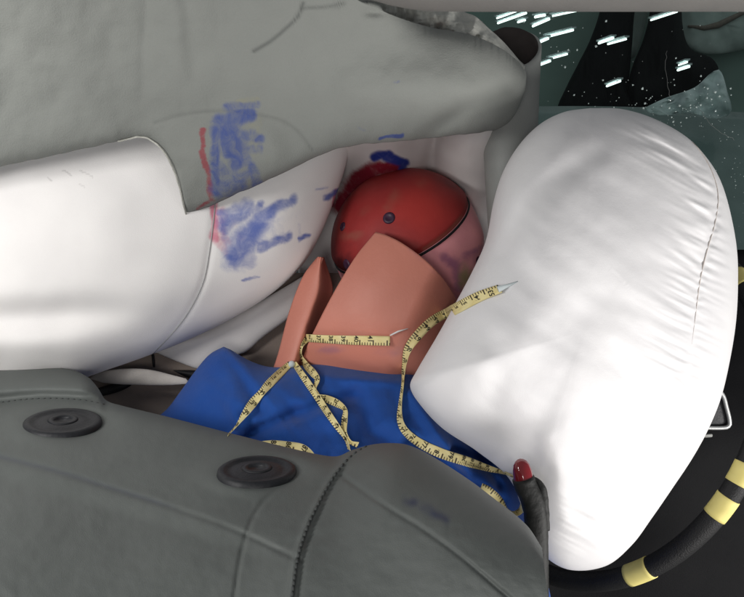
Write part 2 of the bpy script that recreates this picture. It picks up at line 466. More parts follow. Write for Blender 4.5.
for k, o_ in enumerate(bm_):
    c = bmc[k] or (sum(p[0] for p in o_)/len(o_), sum(p[1] for p in o_)/len(o_))
    o = inflate('bent_metal', o_, c, 14, 60, lambda x, y, dd=bmd[k]: dd+.05*nz(x, y, 3, .05), .02, .012, M['torn_metal'], disp=lambda x, y, r, t: .06*fbm(x, y, 5, .07, 4))
    tag(o, bml[k], 'metal scrap')

# ================================================================== WINDSCREEN
ws = empty('windscreen', P(700, 300, 1.15), 'dark green tinted windscreen, crazed and sprinkled with glass crumbs', 'windscreen')
def wpane(u, v):
    return 420+u*600, -110+v*400, 1.30-.12*v+.03*math.sin(u*2)
pane = patch('pane', wpane, 24, 16, M['glass'], ws); solid(pane, .005)
# crumbs of glass on the pane
V = []; F = []
tw = bvh(pane)
def crumb(px, py, r):
    d, n = hit(tw, px, py)
    if d is None: return
    c = P(px, py, d-.004); o = len(V)
    q = Matrix.Rotation(random.uniform(0, 6), 3, Vector((random.random(), random.random(), random.random())).normalized())
    for s in ((1, 0, 0), (-1, 0, 0), (0, 1.3, 0), (0, -.8, 0), (0, 0, .9), (0, 0, -1)):
        V.append(c+q @ (Vector(s)*r*random.uniform(.7, 1.2)))
    for a, b, e in ((0, 2, 4), (2, 1, 4), (1, 3, 4), (3, 0, 4), (2, 0, 5), (1, 2, 5), (3, 1, 5), (0, 3, 5)): F.append((o+a, o+b, o+e))
CL = [(540, 33, 1.9), (551, 47, 1.2), (558, 51, 1.6), (568, 50, 2), (577, 50, 1.8), (565, 67, 2.2), (606, 21, 2.2), (596, 46, 2.6), (603, 80, 1.8), (574, 95, 1.8), (676, 58, 1.8), (715, 92, 2.4), (524, 22, 2.4)]
for x, y, r in CL: crumb(x, y, r*.0011)
for i in range(120):
    x = random.gauss(668, 42); y = random.gauss(108, 14)+(x-660)*.16
    if 555 < x < 744: crumb(x, y, random.choice((.0005, .0006, .0007, .001, .0013)))
for i in range(30):
    x = random.uniform(545, 742); y = random.uniform(10, 110); crumb(x, y, random.uniform(.0005, .0011))
for i in range(26):
    x = random.gauss(690, 26); y = random.gauss(100, 12); crumb(x, y, random.uniform(.0012, .0026))
for i in range(40):
    x = random.uniform(715, 744); y = random.uniform(130, 260); crumb(x, y, random.uniform(.0005, .0012))
tag(mk('glass_crumbs', V, F, M['glint'], ws, smooth=False), kind='stuff')
V = []; F = []
for pl in ([(667, 50), (666, 70), (670, 98)], [(700, 110), (715, 128), (735, 140)], [(575, 8), (560, 16), (540, 21)]):
    pts = []
    for q in cr(pl, 14):
        d, n = hit(tw, q[0], q[1]); pts.append(P(q[0]+random.uniform(-1, 1), q[1]+random.uniform(-.6, .6), (d or 1.25)-.003))
    v, f = tube(pts, .00022, 4); o = len(V); V += v; F += [tuple(i+o for i in g) for g in f]
tag(mk('crack_lines', V, F, M['trimgrey'], ws), kind='stuff')

# ================================================================== HEADER RAIL
hp = []
for q in cr([(352, -14, .53), (372, -6, .53), (400, -2.5, .53), (470, -1, .53), (600, -1, .53), (760, -1, .53), (1100, 0, .54), (1500, 2, .56)], 60):
    hp.append((q[0], q[1], q[2]))
V = []; F = []; n = 20
for i, (x, y, d) in enumerate(hp):
    s = min(1, .25+i/5)
    for k in range(n):
        a = 2*math.pi*k/n; ca, sa = math.cos(a), math.sin(a)
        V.append(P(x, y-26*s, d)+CU*(.0245*s*math.copysign(abs(sa)**.5, sa))+CF*(.018*s*math.copysign(abs(ca)**.7, ca)))
for i in range(len(hp)-1):
    for k in range(n): F.append((i*n+k, i*n+(k+1) % n, (i+1)*n+(k+1) % n, (i+1)*n+k))
F.append(tuple(range(n))); F.append(tuple((len(hp)-1)*n+k for k in range(n)))
tag(mk('roof_rail', V, F, M['rail']), 'smooth grey roof rail running along the top of the windscreen', 'rail')

# ================================================================== DOOR TRIM behind the curtain
dr = empty('door_trim', P(200, 420, .86), 'dark brown grey door trim under the white curtain airbag', 'door')
def doorf(u, v):
    return -200+u*560, 280+v*330, .86-.03*math.sin(v*3)+.0
patch('panel', doorf, 40, 30, M['door'], dr)
solid(dr.children[0], .03, 1)
def strip(name, pts, d, m, parent, th=.004, cc=None, tf=.004):
    c = cc or (sum(p[0] for p in pts)/len(pts), sum(p[1] for p in pts)/len(pts))
    return inflate(name, pts, c, 8, 60, d if callable(d) else (lambda x, y: d), tf, th, m, parent)
strip('slot', [(95, 389), (112, 384), (132, 382), (132, 385), (118, 392), (98, 396)], .80, M['slit'], dr)
strip('slot', [(246, 348), (258, 334), (282, 322), (290, 326), (280, 344), (262, 347)], .83, M['slit'], dr)
strip('window_strip', [(120, 363), (150, 353), (200, 352), (206, 372), (170, 371), (140, 367)], .815, M['trimgrey'], dr)
strip('slot', [(172, 370), (200, 371), (214, 376), (205, 381), (188, 378)], .80, M['slit'], dr)
strip('slot', [(151, 352), (153, 352), (155, 367), (153, 367)], .805, M['slit'], dr)

# ================================================================== SIDE CURTAIN AIRBAG
cu = empty('curtain_airbag', P(120, 400, .72), 'white inflated side curtain airbag with smeared blue and red paint', 'airbag')
seam_px = [(tuple(q)) for q in cr([(216, 196), (213, 225), (209, 255), (203, 283), (188, 313), (170, 336), (150, 356), (130, 370)], 30)]
cblue = Strokes([(226, 224, 246, 206, 14, .75), (236, 254, 258, 224, 19, .85), (256, 222, 292, 199, 9, .8), (240, 240, 262, 218, 18, .7), (260, 247, 286, 237, 8, .8), (229, 262, 250, 262, 14, .5),
                 (299, 239, 309, 236, 4, .9), (326, 197, 338, 189, 4.5, .95), (316, 191, 326, 188, 3, .6), (243, 281, 257, 277, 2.2, .7), (222, 214, 236, 210, 8, .7), (300, 226, 300, 238, 4, .35), (248, 212, 262, 204, 6, .7), (225, 238, 232, 248, 9, .5), (238, 232, 272, 226, 26, .30), (232, 250, 246, 244, 20, .42), (276, 214, 304, 214, 14, .22)])
cred = Strokes([(214, 200, 215, 238, 7, .9), (222, 212, 222, 244, 9, .55), (213, 236, 224, 250, 7, .55), (334, 192, 334, 206, 2.6, .9), (230, 225, 240, 240, 12, .3), (218, 222, 224, 240, 14, .4)])
cgr = Strokes([(62, 169, 71, 176, 1.6, .6), (80, 172, 91, 179, 1.6, .6), (48, 178, 52, 182, 1.6, .5), (77, 184, 83, 188, 1.4, .5)])
def curt_disp(px, py, rho, th):
    e = -.0014*math.exp(-(pld(px, py, seam_px)/4)**2)*ss(190, 205, py)
    e += .007*fbm(px, py, 2, .012, 2)
    e += -.012*math.exp(-((py-(318-.05*px))/16)**2)*ss(170, 60, px)+.004*math.exp(-((py-(345))/14)**2)*ss(150, 40, px)
    e += .010*math.exp(-(((px-285)/60)**2+((py-215)/50)**2))
    e -= .003*max(0, nz(px*.03+py*.05, py*.01, 3, 1))*ss(200, 260, px)
    return e
curt = inflate('front_chamber', [(349, 100), (349, 145), (345, 168), (335, 198), (322, 231), (304, 263), (275, 291), (235, 317), (190, 339), (150, 355), (110, 369), (60, 386), (-20, 405), (-150, 410), (-230, 330), (-230, 180), (-150, 90), (50, 40), (220, 40), (320, 60)],
        (80, 225), 150, 420, lambda x, y: .768+.00008*(x-80)-.00005*(y-225), .112, .06, M['curtain'], cu, pf=.5, pw=2.2, disp=curt_disp,
        attr={'blue': lambda x, y: cblue(x, y, 1), 'red': lambda x, y: cred(x, y, 2), 'grime': lambda x, y: cgr(x, y, 3)})
tc_ = bvh(curt)
pts = []
for q in seam_px:
    d, n_ = hit(tc_, q[0], q[1])
    if d: pts.append(P(q[0], q[1], d-.0002))
V, F = tube(pts, .0006, 6); mk('seam', V, F, M['greyseam'], cu)
# chamber behind the head
rblue = Strokes([(372, 157, 392, 154, 5.5, 1), (390, 154, 405, 163, 6.5, 1), (405, 163, 402, 172, 5, .95), (385, 158, 400, 163, 7, .95), (377, 137, 402, 133, 3, .9)])
rred = Strokes([(338, 206, 356, 182, 15, 1), (354, 184, 376, 170, 15, 1), (374, 171, 396, 167, 11, 1), (346, 202, 392, 180, 14, 1)])
def rear(u, v):
    px = 300+u*225; py = 95+v*230
    d = .885-.035*math.sin(math.pi*min(1, max(0, (px-330)/105)))**2*(1 if px < 435 else 0)-.05*math.sin(math.pi*min(1, max(0, (px-435)/85)))
    d -= .13*ss(225, 110, py)
    d += .008*fbm(px, py, 4, .02, 3)+.012*math.exp(-((px-(432-(py-150)*.25))/7)**2)
    d -= .008*math.exp(-(pld(px, py, PL0)/11)**2)
    return px, py, d
rr = patch('rear_chamber', rear, 170, 150, M['curtain_back'], cu, attr={'blue': lambda x, y: rblue(x, y, 5), 'red': lambda x, y: rred(x, y, 6)})
solid(rr, .02)
strip('lower_tail', [(150, 350), (205, 330), (262, 300), (300, 280), (316, 262), (318, 285), (296, 312), (262, 338), (246, 352), (234, 356), (216, 364), (204, 370), (178, 362)], lambda x, y: .80, M['curtain_back'], cu, .01, (225, 335), .012)
strip('lower_tether', [(84, 377), (110, 370), (145, 369), (180, 377), (196, 382), (175, 385), (140, 385), (105, 383)], lambda x, y: .77-.0002*(x-140), M['paledoor'], cu, .004)

# ================================================================== HEADLINER
hl = empty('headliner', P(260, 150, .62), 'torn grey roof headliner hanging over the white curtain airbag, smeared with blue paint', 'headliner')
HT = [(-160, -200), (60, -200), (230, -160), (325, -60), (348, -8), (385, 12), (430, 27), (468, 34), (497, 46), (518, 61), (526, 72)]
HB = [(-160, 205), (-60, 181), (0, 167), (60, 154), (110, 143), (137, 137.5), (149, 139), (160, 147), (170, 161), (179, 184), (186, 213), (198, 210), (212, 205), (250, 188), (280, 174), (310, 160), (345, 147), (400, 141), (450, 136), (488, 131), (500, 128), (510, 121), (519, 107), (525, 90), (526.5, 76)]
NU = 520
htc = cr(HT, 400); hbc = cr(HB, 900)
# bottom curve sampled by x so that the flap stays crisp; right end by arc
def head_curve(u):
    return hbc[min(899, int(u*899))]
sT = np.linspace(0, 1, 400)
def headf(u, v):
    b = hbc[min(899, int(round(u*899)))]
    b = (b[0], b[1]+(1.0*nz(b[0], 7, 1, .09)+.2*nz(b[0], 3, 1, .2))*ss(526, 480, b[0]))
    # match top by x below 470, then converge
    xt = b[0]
    i = int(np.searchsorted(htc[:, 0], min(xt, 525.9))); i = min(399, max(0, i)); t = htc[i]
    px = t[0]+(b[0]-t[0])*v; py = t[1]+(b[1]-t[1])*v
    return px, py, hd(px, py, v, b, t)
cracks = [[tuple(q) for q in cr(c_, 24)] for c_ in ([(303, 3), (298, 16), (284, 30), (272, 40), (254, 51)], [(155, 123), (178, 116), (205, 112), (238, 111), (262, 115), (284, 121), (300, 133), (313, 150)], [(344, 3), (330, 6), (303, 8)])]
def hd(px, py, v, b, t):
    yb = b[1]; s = yb-py; s0 = float(np.interp(px, (-160, 0, 140, 345, 526), (205, 167, 152, 150, 125)))-py
    d = .635-.00052*min(s0, 260)-.00006*(260-px)*0
    d += .00009*(px-200)
    d += .010*math.exp(-s/5.0)                        # rolls away at the lower edge
    # rounded tip on the right
    d += .026*ss(455, 527, px)**2+.03*math.exp(-(py-t[1])/10)*ss(380, 440, px)
    # belly of the torn flap and folds
    d += -.010*math.exp(-(((px-255)/60)**2+((py-165)/45)**2))
    d += -.018*math.exp(-(((px-430)/90)**2+((py-88)/32)**2))
    d += .0018*math.exp(-((px-(147-.05*py))/6)**2)*ss(120, 40, py)-.003*math.exp(-((px-(172+.12*py))/15)**2)*ss(120, 40, py)
    d += .0018*math.exp(-((px-(186+.1*py))/8)**2)*ss(110, 20, py)
    d += .010*fbm(px, py, 11, .010, 3)+.0012*fbm(px, py, 12, .05, 2)
    # the right-hand roll: crease running from the lip up to the right
    q = pld(px, py, PL1); d += .006*math.exp(-(q/9)**2)
    for c_, a_ in zip(cracks, (.0013, .0007, .001)):
        if c_[0][0] < px+400: d += a_*math.exp(-(pld(px, py, c_)/2.0)**2)
    # foam dents
    d += .004*math.exp(-(((px-374)/10)**2+((py-12)/5)**2))
    return d
hblue = Strokes([(228, 108, 256, 105, 8, .62), (220, 120, 250, 116, 11, .85), (215, 131, 215, 192, 9, .72), (226, 126, 238, 160, 20, .80), (240, 132, 258, 138, 10, .62), (246, 150, 258, 150, 9, .5), (250, 165, 257, 186, 8, .62), (216, 190, 240, 184, 14, .66),
                 (224, 168, 246, 174, 17, .55), (378, 138, 402, 135, 3.2, .95), (393, 83, 398, 82, 3, .35), (356, 126, 364, 129, 2.5, .3), (236, 195, 252, 190, 6, .5)])
hoch = Strokes([(228, 104, 258, 100, 6, .6), (255, 120, 256, 150, 9, .55), (240, 150, 246, 180, 12, .6), (258, 150, 268, 160, 10, .3), (216, 126, 218, 150, 9, .5)])
hred = Strokes([(203, 129, 203, 152, 3.6, .95), (202, 150, 206, 166, 4.2, .9), (206, 168, 211, 198, 4.5, .85), (196, 210, 208, 202, 3, .8)])
crk = lambda x, y: max((math.exp(-(pld(x, y, c_)/1.5)**2)*k for c_, k in zip(cracks, (.75, .25, .5)))) if 150 < x < 350 and y < 160 else 0
hliner = patch('lining', headf, NU, 270, M['headliner'], hl, attr={'blue': lambda x, y: hblue(x, y, 7) if x > 180 and y > 70 else 0, 'red': lambda x, y: hred(x, y, 8) if 180 < x < 230 and y > 100 else 0, 'ochre': lambda x, y: hoch(x, y, 9) if 200 < x < 320 and y > 90 else 0, 'crack': crk})
solid(hliner, .006, -1)
# pale torn edge along the flap: two parallel lips
th = bvh(hliner)
edge = cr([(118, 141), (130, 138.5), (139, 136.5), (149, 138.5), (160, 146.5), (170, 160.5), (179, 183.5), (186.5, 214)], 60)
for off, r in ((0.6, .0011), (-3.2, .0008)):
    pts = []
    for i, q in enumerate(edge):
        x = q[0]-off*.8; y = q[1]+off*.5+.6*nz(i, 0, 3, .3)
        d, n_ = hit(th, q[0]+3, q[1]-4, .64)
        pts.append(P(x, y, d+(.004 if off > 0 else .010)))
    V, F = tube(pts, [r*(.7+.5*abs(nz(i, 2, 1, .35))) for i in range(len(pts))], 7); mk('torn_lip', V, F, M['torn'], hl)
# crumpled fold along the upper right edge
fo = coons([(345, 2), (385, 14), (430, 28), (472, 38), (500, 52), (524, 74)], [(345, -40), (400, -22), (446, 4), (474, 16), (498, 36), (525, 66)], [(345, 2), (345, -40)], [(524, 74), (525, 66)])
def foldf(u, v):
    x, y = fo(u, v)
    c = fbm(x, y, 21, .045, 4)
    return x, y+2*nz(x, y, 2, .06), .655+.03*v-.012*math.sin(v*math.pi)+.03*c*math.sin(math.pi*min(1, u*1.02))+.02*abs(nz(x*.07, y*.03, 9))+.04*ss(455, 527, x)
M['foldm'] = mat('pale_headliner_backing', (.52, .52, .48), .85, (.36, .37, .345), 60, .4, 400)
fl = patch('crumpled_fold', foldf, 130, 36, M['foldm'], hl); solid(fl, .004, 1)

# ================================================================== PILLAR TRIM: a hollow, sprung-off shell
pt = empty('pillar_trim', P(510, 165, .76), 'hollow grey windscreen pillar trim sprung loose behind the headliner tip', 'trim')
V = []; F = []; n = 48; rows = 24
for j in range(rows+1):
    v = j/rows
    cx = 510-1*v+3*v*v; cy = 47+v*200; rx = 28.5-9*v; d0 = .745+.01*v
    for k in range(n+1):
        a = math.radians(-200+k/n*380)
        # rim is cut obliquely: front lower than back
        lift = (1-v)*(-20*math.sin(a)*1.0)
        dz = -math.sin(-a)*0
        s, c = math.sin(a), math.cos(a)
        px = cx+rx*c; d = d0+.028*s
        V.append(P(px, cy+lift+(1.5*nz(px, v, 1, .1)), d))
for j in range(rows):
    for k in range(n): a = j*(n+1)+k; F.append((a, a+1, a+n+2, a+n+1))
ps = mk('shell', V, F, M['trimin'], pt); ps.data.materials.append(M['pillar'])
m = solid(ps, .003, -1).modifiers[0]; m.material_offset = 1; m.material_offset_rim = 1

# ================================================================== DASHBOARD + STEERING WHEEL
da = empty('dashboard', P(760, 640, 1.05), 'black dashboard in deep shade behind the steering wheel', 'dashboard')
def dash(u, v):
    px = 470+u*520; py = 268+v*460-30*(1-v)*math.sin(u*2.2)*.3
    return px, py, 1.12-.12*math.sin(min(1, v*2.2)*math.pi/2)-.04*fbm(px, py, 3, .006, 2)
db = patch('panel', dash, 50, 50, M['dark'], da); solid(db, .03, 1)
bz = cr([(694, 428), (726, 428.5), (730.5, 425), (727, 407), (723, 395), (715, 389), (700, 388), (692, 395), (690, 420), (694, 428)], 60)
pts = [P(q[0]-.8, q[1]-.8, .945) for q in bz[:-1]]
V, F = tube(pts, .0027, 8, closed=True); rb = mk('cluster_bezel', V, F, M['silver'], da)
strip('cluster_glass', [(694, 427), (724, 427), (728, 424), (725, 407), (721, 397), (714, 391), (700, 390), (693, 396), (691, 420)], .95, M['rubber'], rb, .01)
strip('button', [(700, 434), (712, 434), (712, 437), (700, 437)], .95, M['trimgrey'], da, .004)

sw = empty('steering_wheel', P(640, 372, .74), 'black steering wheel with pale yellow tape bands behind the driver airbag', 'steering wheel')
RW = .2090; wc = P(595.4, 397.4, .9035)
# wheel axis: faces left and towards the viewer
Nw = (-CR*.80+CU*.383-CF*.462).normalized()
Wy = (CU-Nw*CU.dot(Nw)).normalized(); Wx = Wy.cross(Nw)
def wp(a): return wc+(Wx*math.cos(a)+Wy*math.sin(a))*RW
V, F = tube([wp(2*math.pi*i/120) for i in range(120)], .0105, 20, closed=True); mk('rim', V, F, M['wheel'], sw)
def proj(p):
    q = p-CAM; d = q.dot(CF); return 372+q.dot(CR)/d*FPX, 298.5-q.dot(CU)/d*FPX
def nearest_angle(px, py):
    return min((i*math.pi/360 for i in range(720)), key=lambda a: (proj(wp(a))[0]-px)**2+(proj(wp(a))[1]-py)**2)
for (px, py, half) in ((740, 281, .05), (742, 474, .05), (722, 506, .055), (640, 572, .065)):
    a0 = nearest_angle(px, py)
    V, F = tube([wp(a0+(k/8-.5)*2*half) for k in range(9)], .0112, 20); mk('tape_band', V, F, M['yellow'], sw)
V, F = lathe(wc-Nw*.06, Nw, [(.005, 0), (.055, .0), (.07, .02), (.072, .045), (.06, .055), (.005, .056)], 32); mk('hub', V, F, M['dark'], sw)
for a in (2.6, 1.3, -2.2):
    V, F = tube([wc-Nw*.02+(wp(a)-wc)*.25, wc-Nw*.012+(wp(a)-wc)*.6, wp(a)], [.018, .014, .011], 12); mk('spoke', V, F, M['wheel'], sw)

# ================================================================== DRIVER AIRBAG
ab = empty('driver_airbag', P(590, 590, .68), 'large white inflated driver airbag bulging from the steering wheel', 'airbag')
AO = [(590, 108), (622, 109), (655, 119), (688, 138), (710, 162), (722, 184), (731, 215), (737, 250), (738, 285), (736, 322), (730, 360), (721, 398), (708, 430), (692, 459), (672, 489), (652, 518), (632, 545), (606, 566), (570, 570), (545, 556), (528, 525), (510, 480), (478, 452), (442, 428), (418, 402), (410, 386), (416, 372), (436, 338), (455, 304), (474, 268), (486, 240), (494, 200), (503, 172), (519, 145), (540, 124), (564, 112)]
aseam = [tuple(q) for q in cr([(668, 122), (688, 138), (702, 154), (712, 172), (718, 195), (715, 222), (707, 250), (700, 280), (695, 320), (688, 370), (676, 420), (655, 465), (628, 500), (590, 530)], 60)]
slen = np.concatenate([[0], np.cumsum([math.dist(aseam[i], aseam[i+1]) for i in range(len(aseam)-1)])])
asn = np.array(aseam); snrm = np.gradient(asn, axis=0); snrm = np.stack([snrm[:, 1], -snrm[:, 0]], 1); snrm /= np.linalg.norm(snrm, axis=1)[:, None]
def seamcoord(px, py):
    dx = asn[:, 0]-px; dy = asn[:, 1]-py; i = int(np.argmin(dx*dx+dy*dy))
    return math.hypot(dx[i], dy[i]), slen[i]+(-(dx[i]*-snrm[i, 1]+dy[i]*snrm[i, 0])), (-(dx[i])*snrm[i, 0]-dy[i]*snrm[i, 1])
creases = [([(596, 456), (614, 474), (640, 496)], 5, .0022), ([(600, 300), (520, 372), (470, 420)], 22, .003), ([(470, 330), (455, 360), (440, 395)], 14, .002), ([(495, 345), (500, 375), (492, 400)], 14, .002), ([(452, 300), (500, 210), (560, 140)], 14, -.004), ([(545, 440), (560, 480), (565, 520)], 12, -.004), ([(500, 250), (540, 190), (600, 150)], 12, .003)]
def ab_disp(px, py, rho, th):
    sd, st, sg = seamcoord(px, py)
    up_ = .25+.75*ss(330, 240, py)
    e = -.0055*math.exp(-(sd/5)**2)*min(1, (1-rho)*12)*up_
    side = .75 if sg > 0 else 1
    # gathers running off the seam
    env = math.exp(-(sd/30)**2)*(1-math.exp(-(sd/4)**2))*min(1, (1-rho)*10)
    pw_ = -px*.46+py*.89; al = px*.89+py*.46
    g = nz(pw_*.13+.8*nz(px, py, 2, .012), al*.018, 4)+.5*nz(pw_*.26, al*.03, 8)
    e += .0072*env*g*side*(.30+.70*up_)
    e += .0012*math.exp(-(sd/80)**2)*nz(pw_*.06, al*.008, 14)*min(1, (1-rho)*6)
    # long slack folds
    u_ = px*.80+py*.60; v_ = -px*.60+py*.80
    e += .0032*nz(u_*.010, v_*.030, 6)*(1-rho**3)+.0007*nz(u_*.03, v_*.075, 16)*(1-rho**3)
    e += .0006*fbm(px, py, 18, .035, 2)*(1-rho**4)
    # crumpled lower left lip
    k = math.exp(-(((px-455)/45)**2+((py-395)/60)**2)); e += .0015*k*fbm(px, py, 27, .03, 2)*(1-rho**6)
    for pl, wd, am in creases:
        e -= am*math.exp(-(pld(px, py, pl)/wd)**2)*(1-rho**8)
    # gathered corner by the lower seam
    k = math.exp(-(((px-635)/26)**2+((py-490)/20)**2)); e += .004*k*nz(px*.16-py*.10, py*.02, 5)
    return e
air = inflate('cushion', AO, (585, 330), 190, 520, lambda x, y: .685+.00030*(x-585)-.00002*(y-330), .115, .045, M['airbag'], ab, pf=.5, pw=2.1, disp=ab_disp)
ta = bvh(air)
pts = []
for q in [q for q in aseam[4:] if q[1] < 345]:
    d, n_ = hit(ta, q[0], q[1])
    if d: pts.append(P(q[0], q[1], d-.0006))
V, F = tube(pts, [.00062*ss(len(pts), len(pts)*.6, i)+.00005 for i in range(len(pts))], 6); mk('seam', V, F, M['seam'], ab)

# ================================================================== CRASH-TEST DUMMY
du = empty('crash_test_dummy', P(380, 620, .80), 'crash test dummy in blue shirt with its red painted head bent into the airbag', 'crash dummy')
# --- head: ellipsoid with brow and nose on the face side; frame (right, up, toward viewer)
HC = P(408, 246, .815); HR = 78.5/FPX*.80
hx, hy, hz_ = CR, CU, -CF
p1, p2, p3 = Vector((.755, .60, .27)), Vector((.56, .20, .80)), Vector((.155, -.12, .98))
pn = (p2-p1).cross(p3-p1).normalized(); pc = pn.dot(p1)
if Vector((-.3, .3, .9)).dot(pn) < pc: pn = -pn; pc = -pc
def sphere(n1, n2):
    out = []
    for j in range(n2+1):
        t = math.pi*j/n2
        for i in range(n1): a = 2*math.pi*i/n1; out.append(Vector((math.sin(t)*math.cos(a), math.sin(t)*math.sin(a), math.cos(t))))
    F = [(j*n1+i, j*n1+(i+1) % n1, (j+1)*n1+(i+1) % n1, (j+1)*n1+i) for j in range(n2) for i in range(n1)]
    return out, F
def hw(q, k): return HC+(hx*q.x+hy*q.y+hz_*q.z)*(HR*k)
def hpx(q): return 408+q.x*78.5, 246-q.y*78.5
dirs, F = sphere(120, 80)
V = []; A1 = []; A2 = []; U = []
fax = -pn
for q in dirs:
    s = q.dot(fax); k = .965+.05*ss(.3, .8, s)
    k += .07*math.exp(-((q-Vector((.90, -.28, -.1))).length/.28)**2)+.05*math.exp(-((q-Vector((.85, .10, .45))).length/.22)**2)
    k += .02*math.exp(-((q-Vector((.78, -.30, .50))).length/.16)**2)*math.cos(14*(q-Vector((.78, -.30, .50))).length)
    V.append(hw(q, k)); x, y = hpx(q); U.append((x/744, 1-y/597))
    A1.append(.9*math.exp(-(pld(x, y, PL2)/6)**2)+.6*math.exp(-(pld(x, y, PL3)/4)**2)+.35*math.exp(-(((x-470)/14)**2+((y-262)/8)**2)))
    A2.append(math.exp(-(((x-462)/9)**2+((y-280)/14)**2)))
hd_ = mk('head', V, F, M['face'], du, U, {'smudge': A1, 'yellow': A2})
for nm, x, y, rx_, mt in (('ear_hole', 476, 263, .0045, M['bolt']),):
    q = Vector(((x-408)/78.5, -(y-246)/78.5, 0)); q.z = math.sqrt(max(.05, 1-q.x**2-q.y**2))
    V, F = lathe(hw(q, 1.0), hx*q.x+hy*q.y+hz_*q.z, [(.001, .004), (rx_, .003), (rx_, -.004)], 18); mk(nm, V, F, mt, hd_)
# --- skull cap: shell on the back of the head
V = []; F = []; A = {'worn': [], 'fresh': [], 'dirt': []}; U = []
pa = pn; px_ = pa.orthogonal().normalized(); py_ = pa.cross(px_)
tmax = math.acos(max(-1, min(1, pc))); NT, NR = 160, 90
for j in range(NR+1):
    t = tmax*j/NR
    for i in range(NT):
        a = 2*math.pi*i/NT; q = pa*math.cos(t)+(px_*math.cos(a)+py_*math.sin(a))*math.sin(t)
        k = 1.0-.03*ss(.94, 1.0, j/NR)+.004*fbm(q.x*3, q.y*3, q.z, 1, 2)
        # slightly flattened crown towards the upper right
        V.append(hw(q, k)); x, y = hpx(q); U.append((x/744, 1-y/597))
        A['worn'].append(.9*math.exp(-(pld(x, y, PL4)/10)**2)*(.5+nz(x, y, 1, .05))+.8*math.exp(-(pld(x, y, PL5)/3)**2)+.7*math.exp(-(((x-352)/12)**2+((y-240)/6)**2)))
        A['fresh'].append(1.1*math.exp(-(((x-415)/34)**2+((y-215)/28)**2)))  # brighter red round the middle of the cap
        A['dirt'].append(ss(375, 325, x)*.45+.9*math.exp(-(((x-346)/12)**2+((y-270)/16)**2))+.7*ss(.80, 1, t/tmax)*ss(210, 180, y)+.6*math.exp(-(((x-450)/22)**2+((y-186)/12)**2)))  # darker towards the left side and the crown edge
for j in range(NR):
    for i in range(NT): F.append((j*NT+i, (j+1)*NT+i, (j+1)*NT+(i+1) % NT, j*NT+(i+1) % NT))
cap = mk('skull_cap', V, F, M['cap'], hd_, U, A); solid(cap, .004, -1)
# dark joint between cap and face
pts = []
for i in range(160):
    a = 2*math.pi*i/160; q = pa*math.cos(tmax+.025)+(px_*math.cos(a)+py_*math.sin(a))*math.sin(tmax+.025); pts.append(hw(q, .967))
V, F = tube(pts, .0013, 8, closed=True); mk('cap_joint', V, F, M['slit'], hd_)
for (x, y, r) in ((387, 225, .0054), (343, 230, .0042), (347, 267, .005)):
    q = Vector(((x-408)/78.5, -(y-246)/78.5, 0)); q.z = math.sqrt(max(.03, 1-q.x**2-q.y**2)); ax = hx*q.x+hy*q.y+hz_*q.z
    V, F = lathe(hw(q, .985), ax, [(r*1.15, -.002), (r*1.15, .0010), (r*.95, .0021), (r*.6, .0023), (r*.5, .0019), (.0003, .0019)], 24); mk('bolt', V, F, M['bolt'], hd_)

# --- neck shield: rubber sheet wrapped round the neck, open at the back
nf = coons([(282, 405), (340, 412), (400, 416), (450, 412)], [(375.5, 232), (386, 235), (402, 243), (424, 259), (441, 276), (453, 293), (468, 322)], [(282, 405), (291, 385), (300, 364), (312, 335), (334, 292), (356, 256), (375.5, 232)], [(450, 412), (462, 365), (468, 322)])
def neckf(u, v):
    x, y = nf(u, v)
    s = u
    prof = -.052*math.sin(math.pi*min(1, .16+s*.74))**.8+.040*ss(.50, 1.0, s)
    return x, y, .735+.02*v+.085*(1-v)**3+prof+.003*fbm(x, y, 2, .02, 2)-.004*math.exp(-((v-.98)/.03)**2)*0
smu = lambda x, y: .8*math.exp(-(((x-330)/16)**2+((y-350)/5)**2))+.5*math.exp(-(((x-400)/30)**2+((y-352)/8)**2))+.35*math.exp(-(pld(x, y, PL6)/3)**2)
ns = patch('neck_shield', neckf, 110, 90, M['neck'], du, attr={'smudge': smu}); solid(ns, .0035, 1)
nb = coons([(262, 395), (300, 395)], [(317, 257), (324, 257)], [(262, 395), (276, 360), (289, 312), (303, 276), (317, 257)], [(300, 395), (313, 345), (326, 312), (333, 290), (324, 257)])
def nbf(u, v):
    x, y = nb(u, v); return x, y, .745+.01*v+(.030*ss(.55, 1, u))-.012*math.sin(u*math.pi*.8)
nb_ = patch('neck_shield_end', nbf, 30, 60, M['neck'], du, attr={'smudge': lambda x, y: 0}); solid(nb_, .0035, 1)
V, F = tube([P(372, 420, .80), P(378, 370, .80), P(386, 320, .81), P(398, 270, .82)], [.045, .040, .038, .038], 24); mk('neck', V, F, M['rubber'], du)

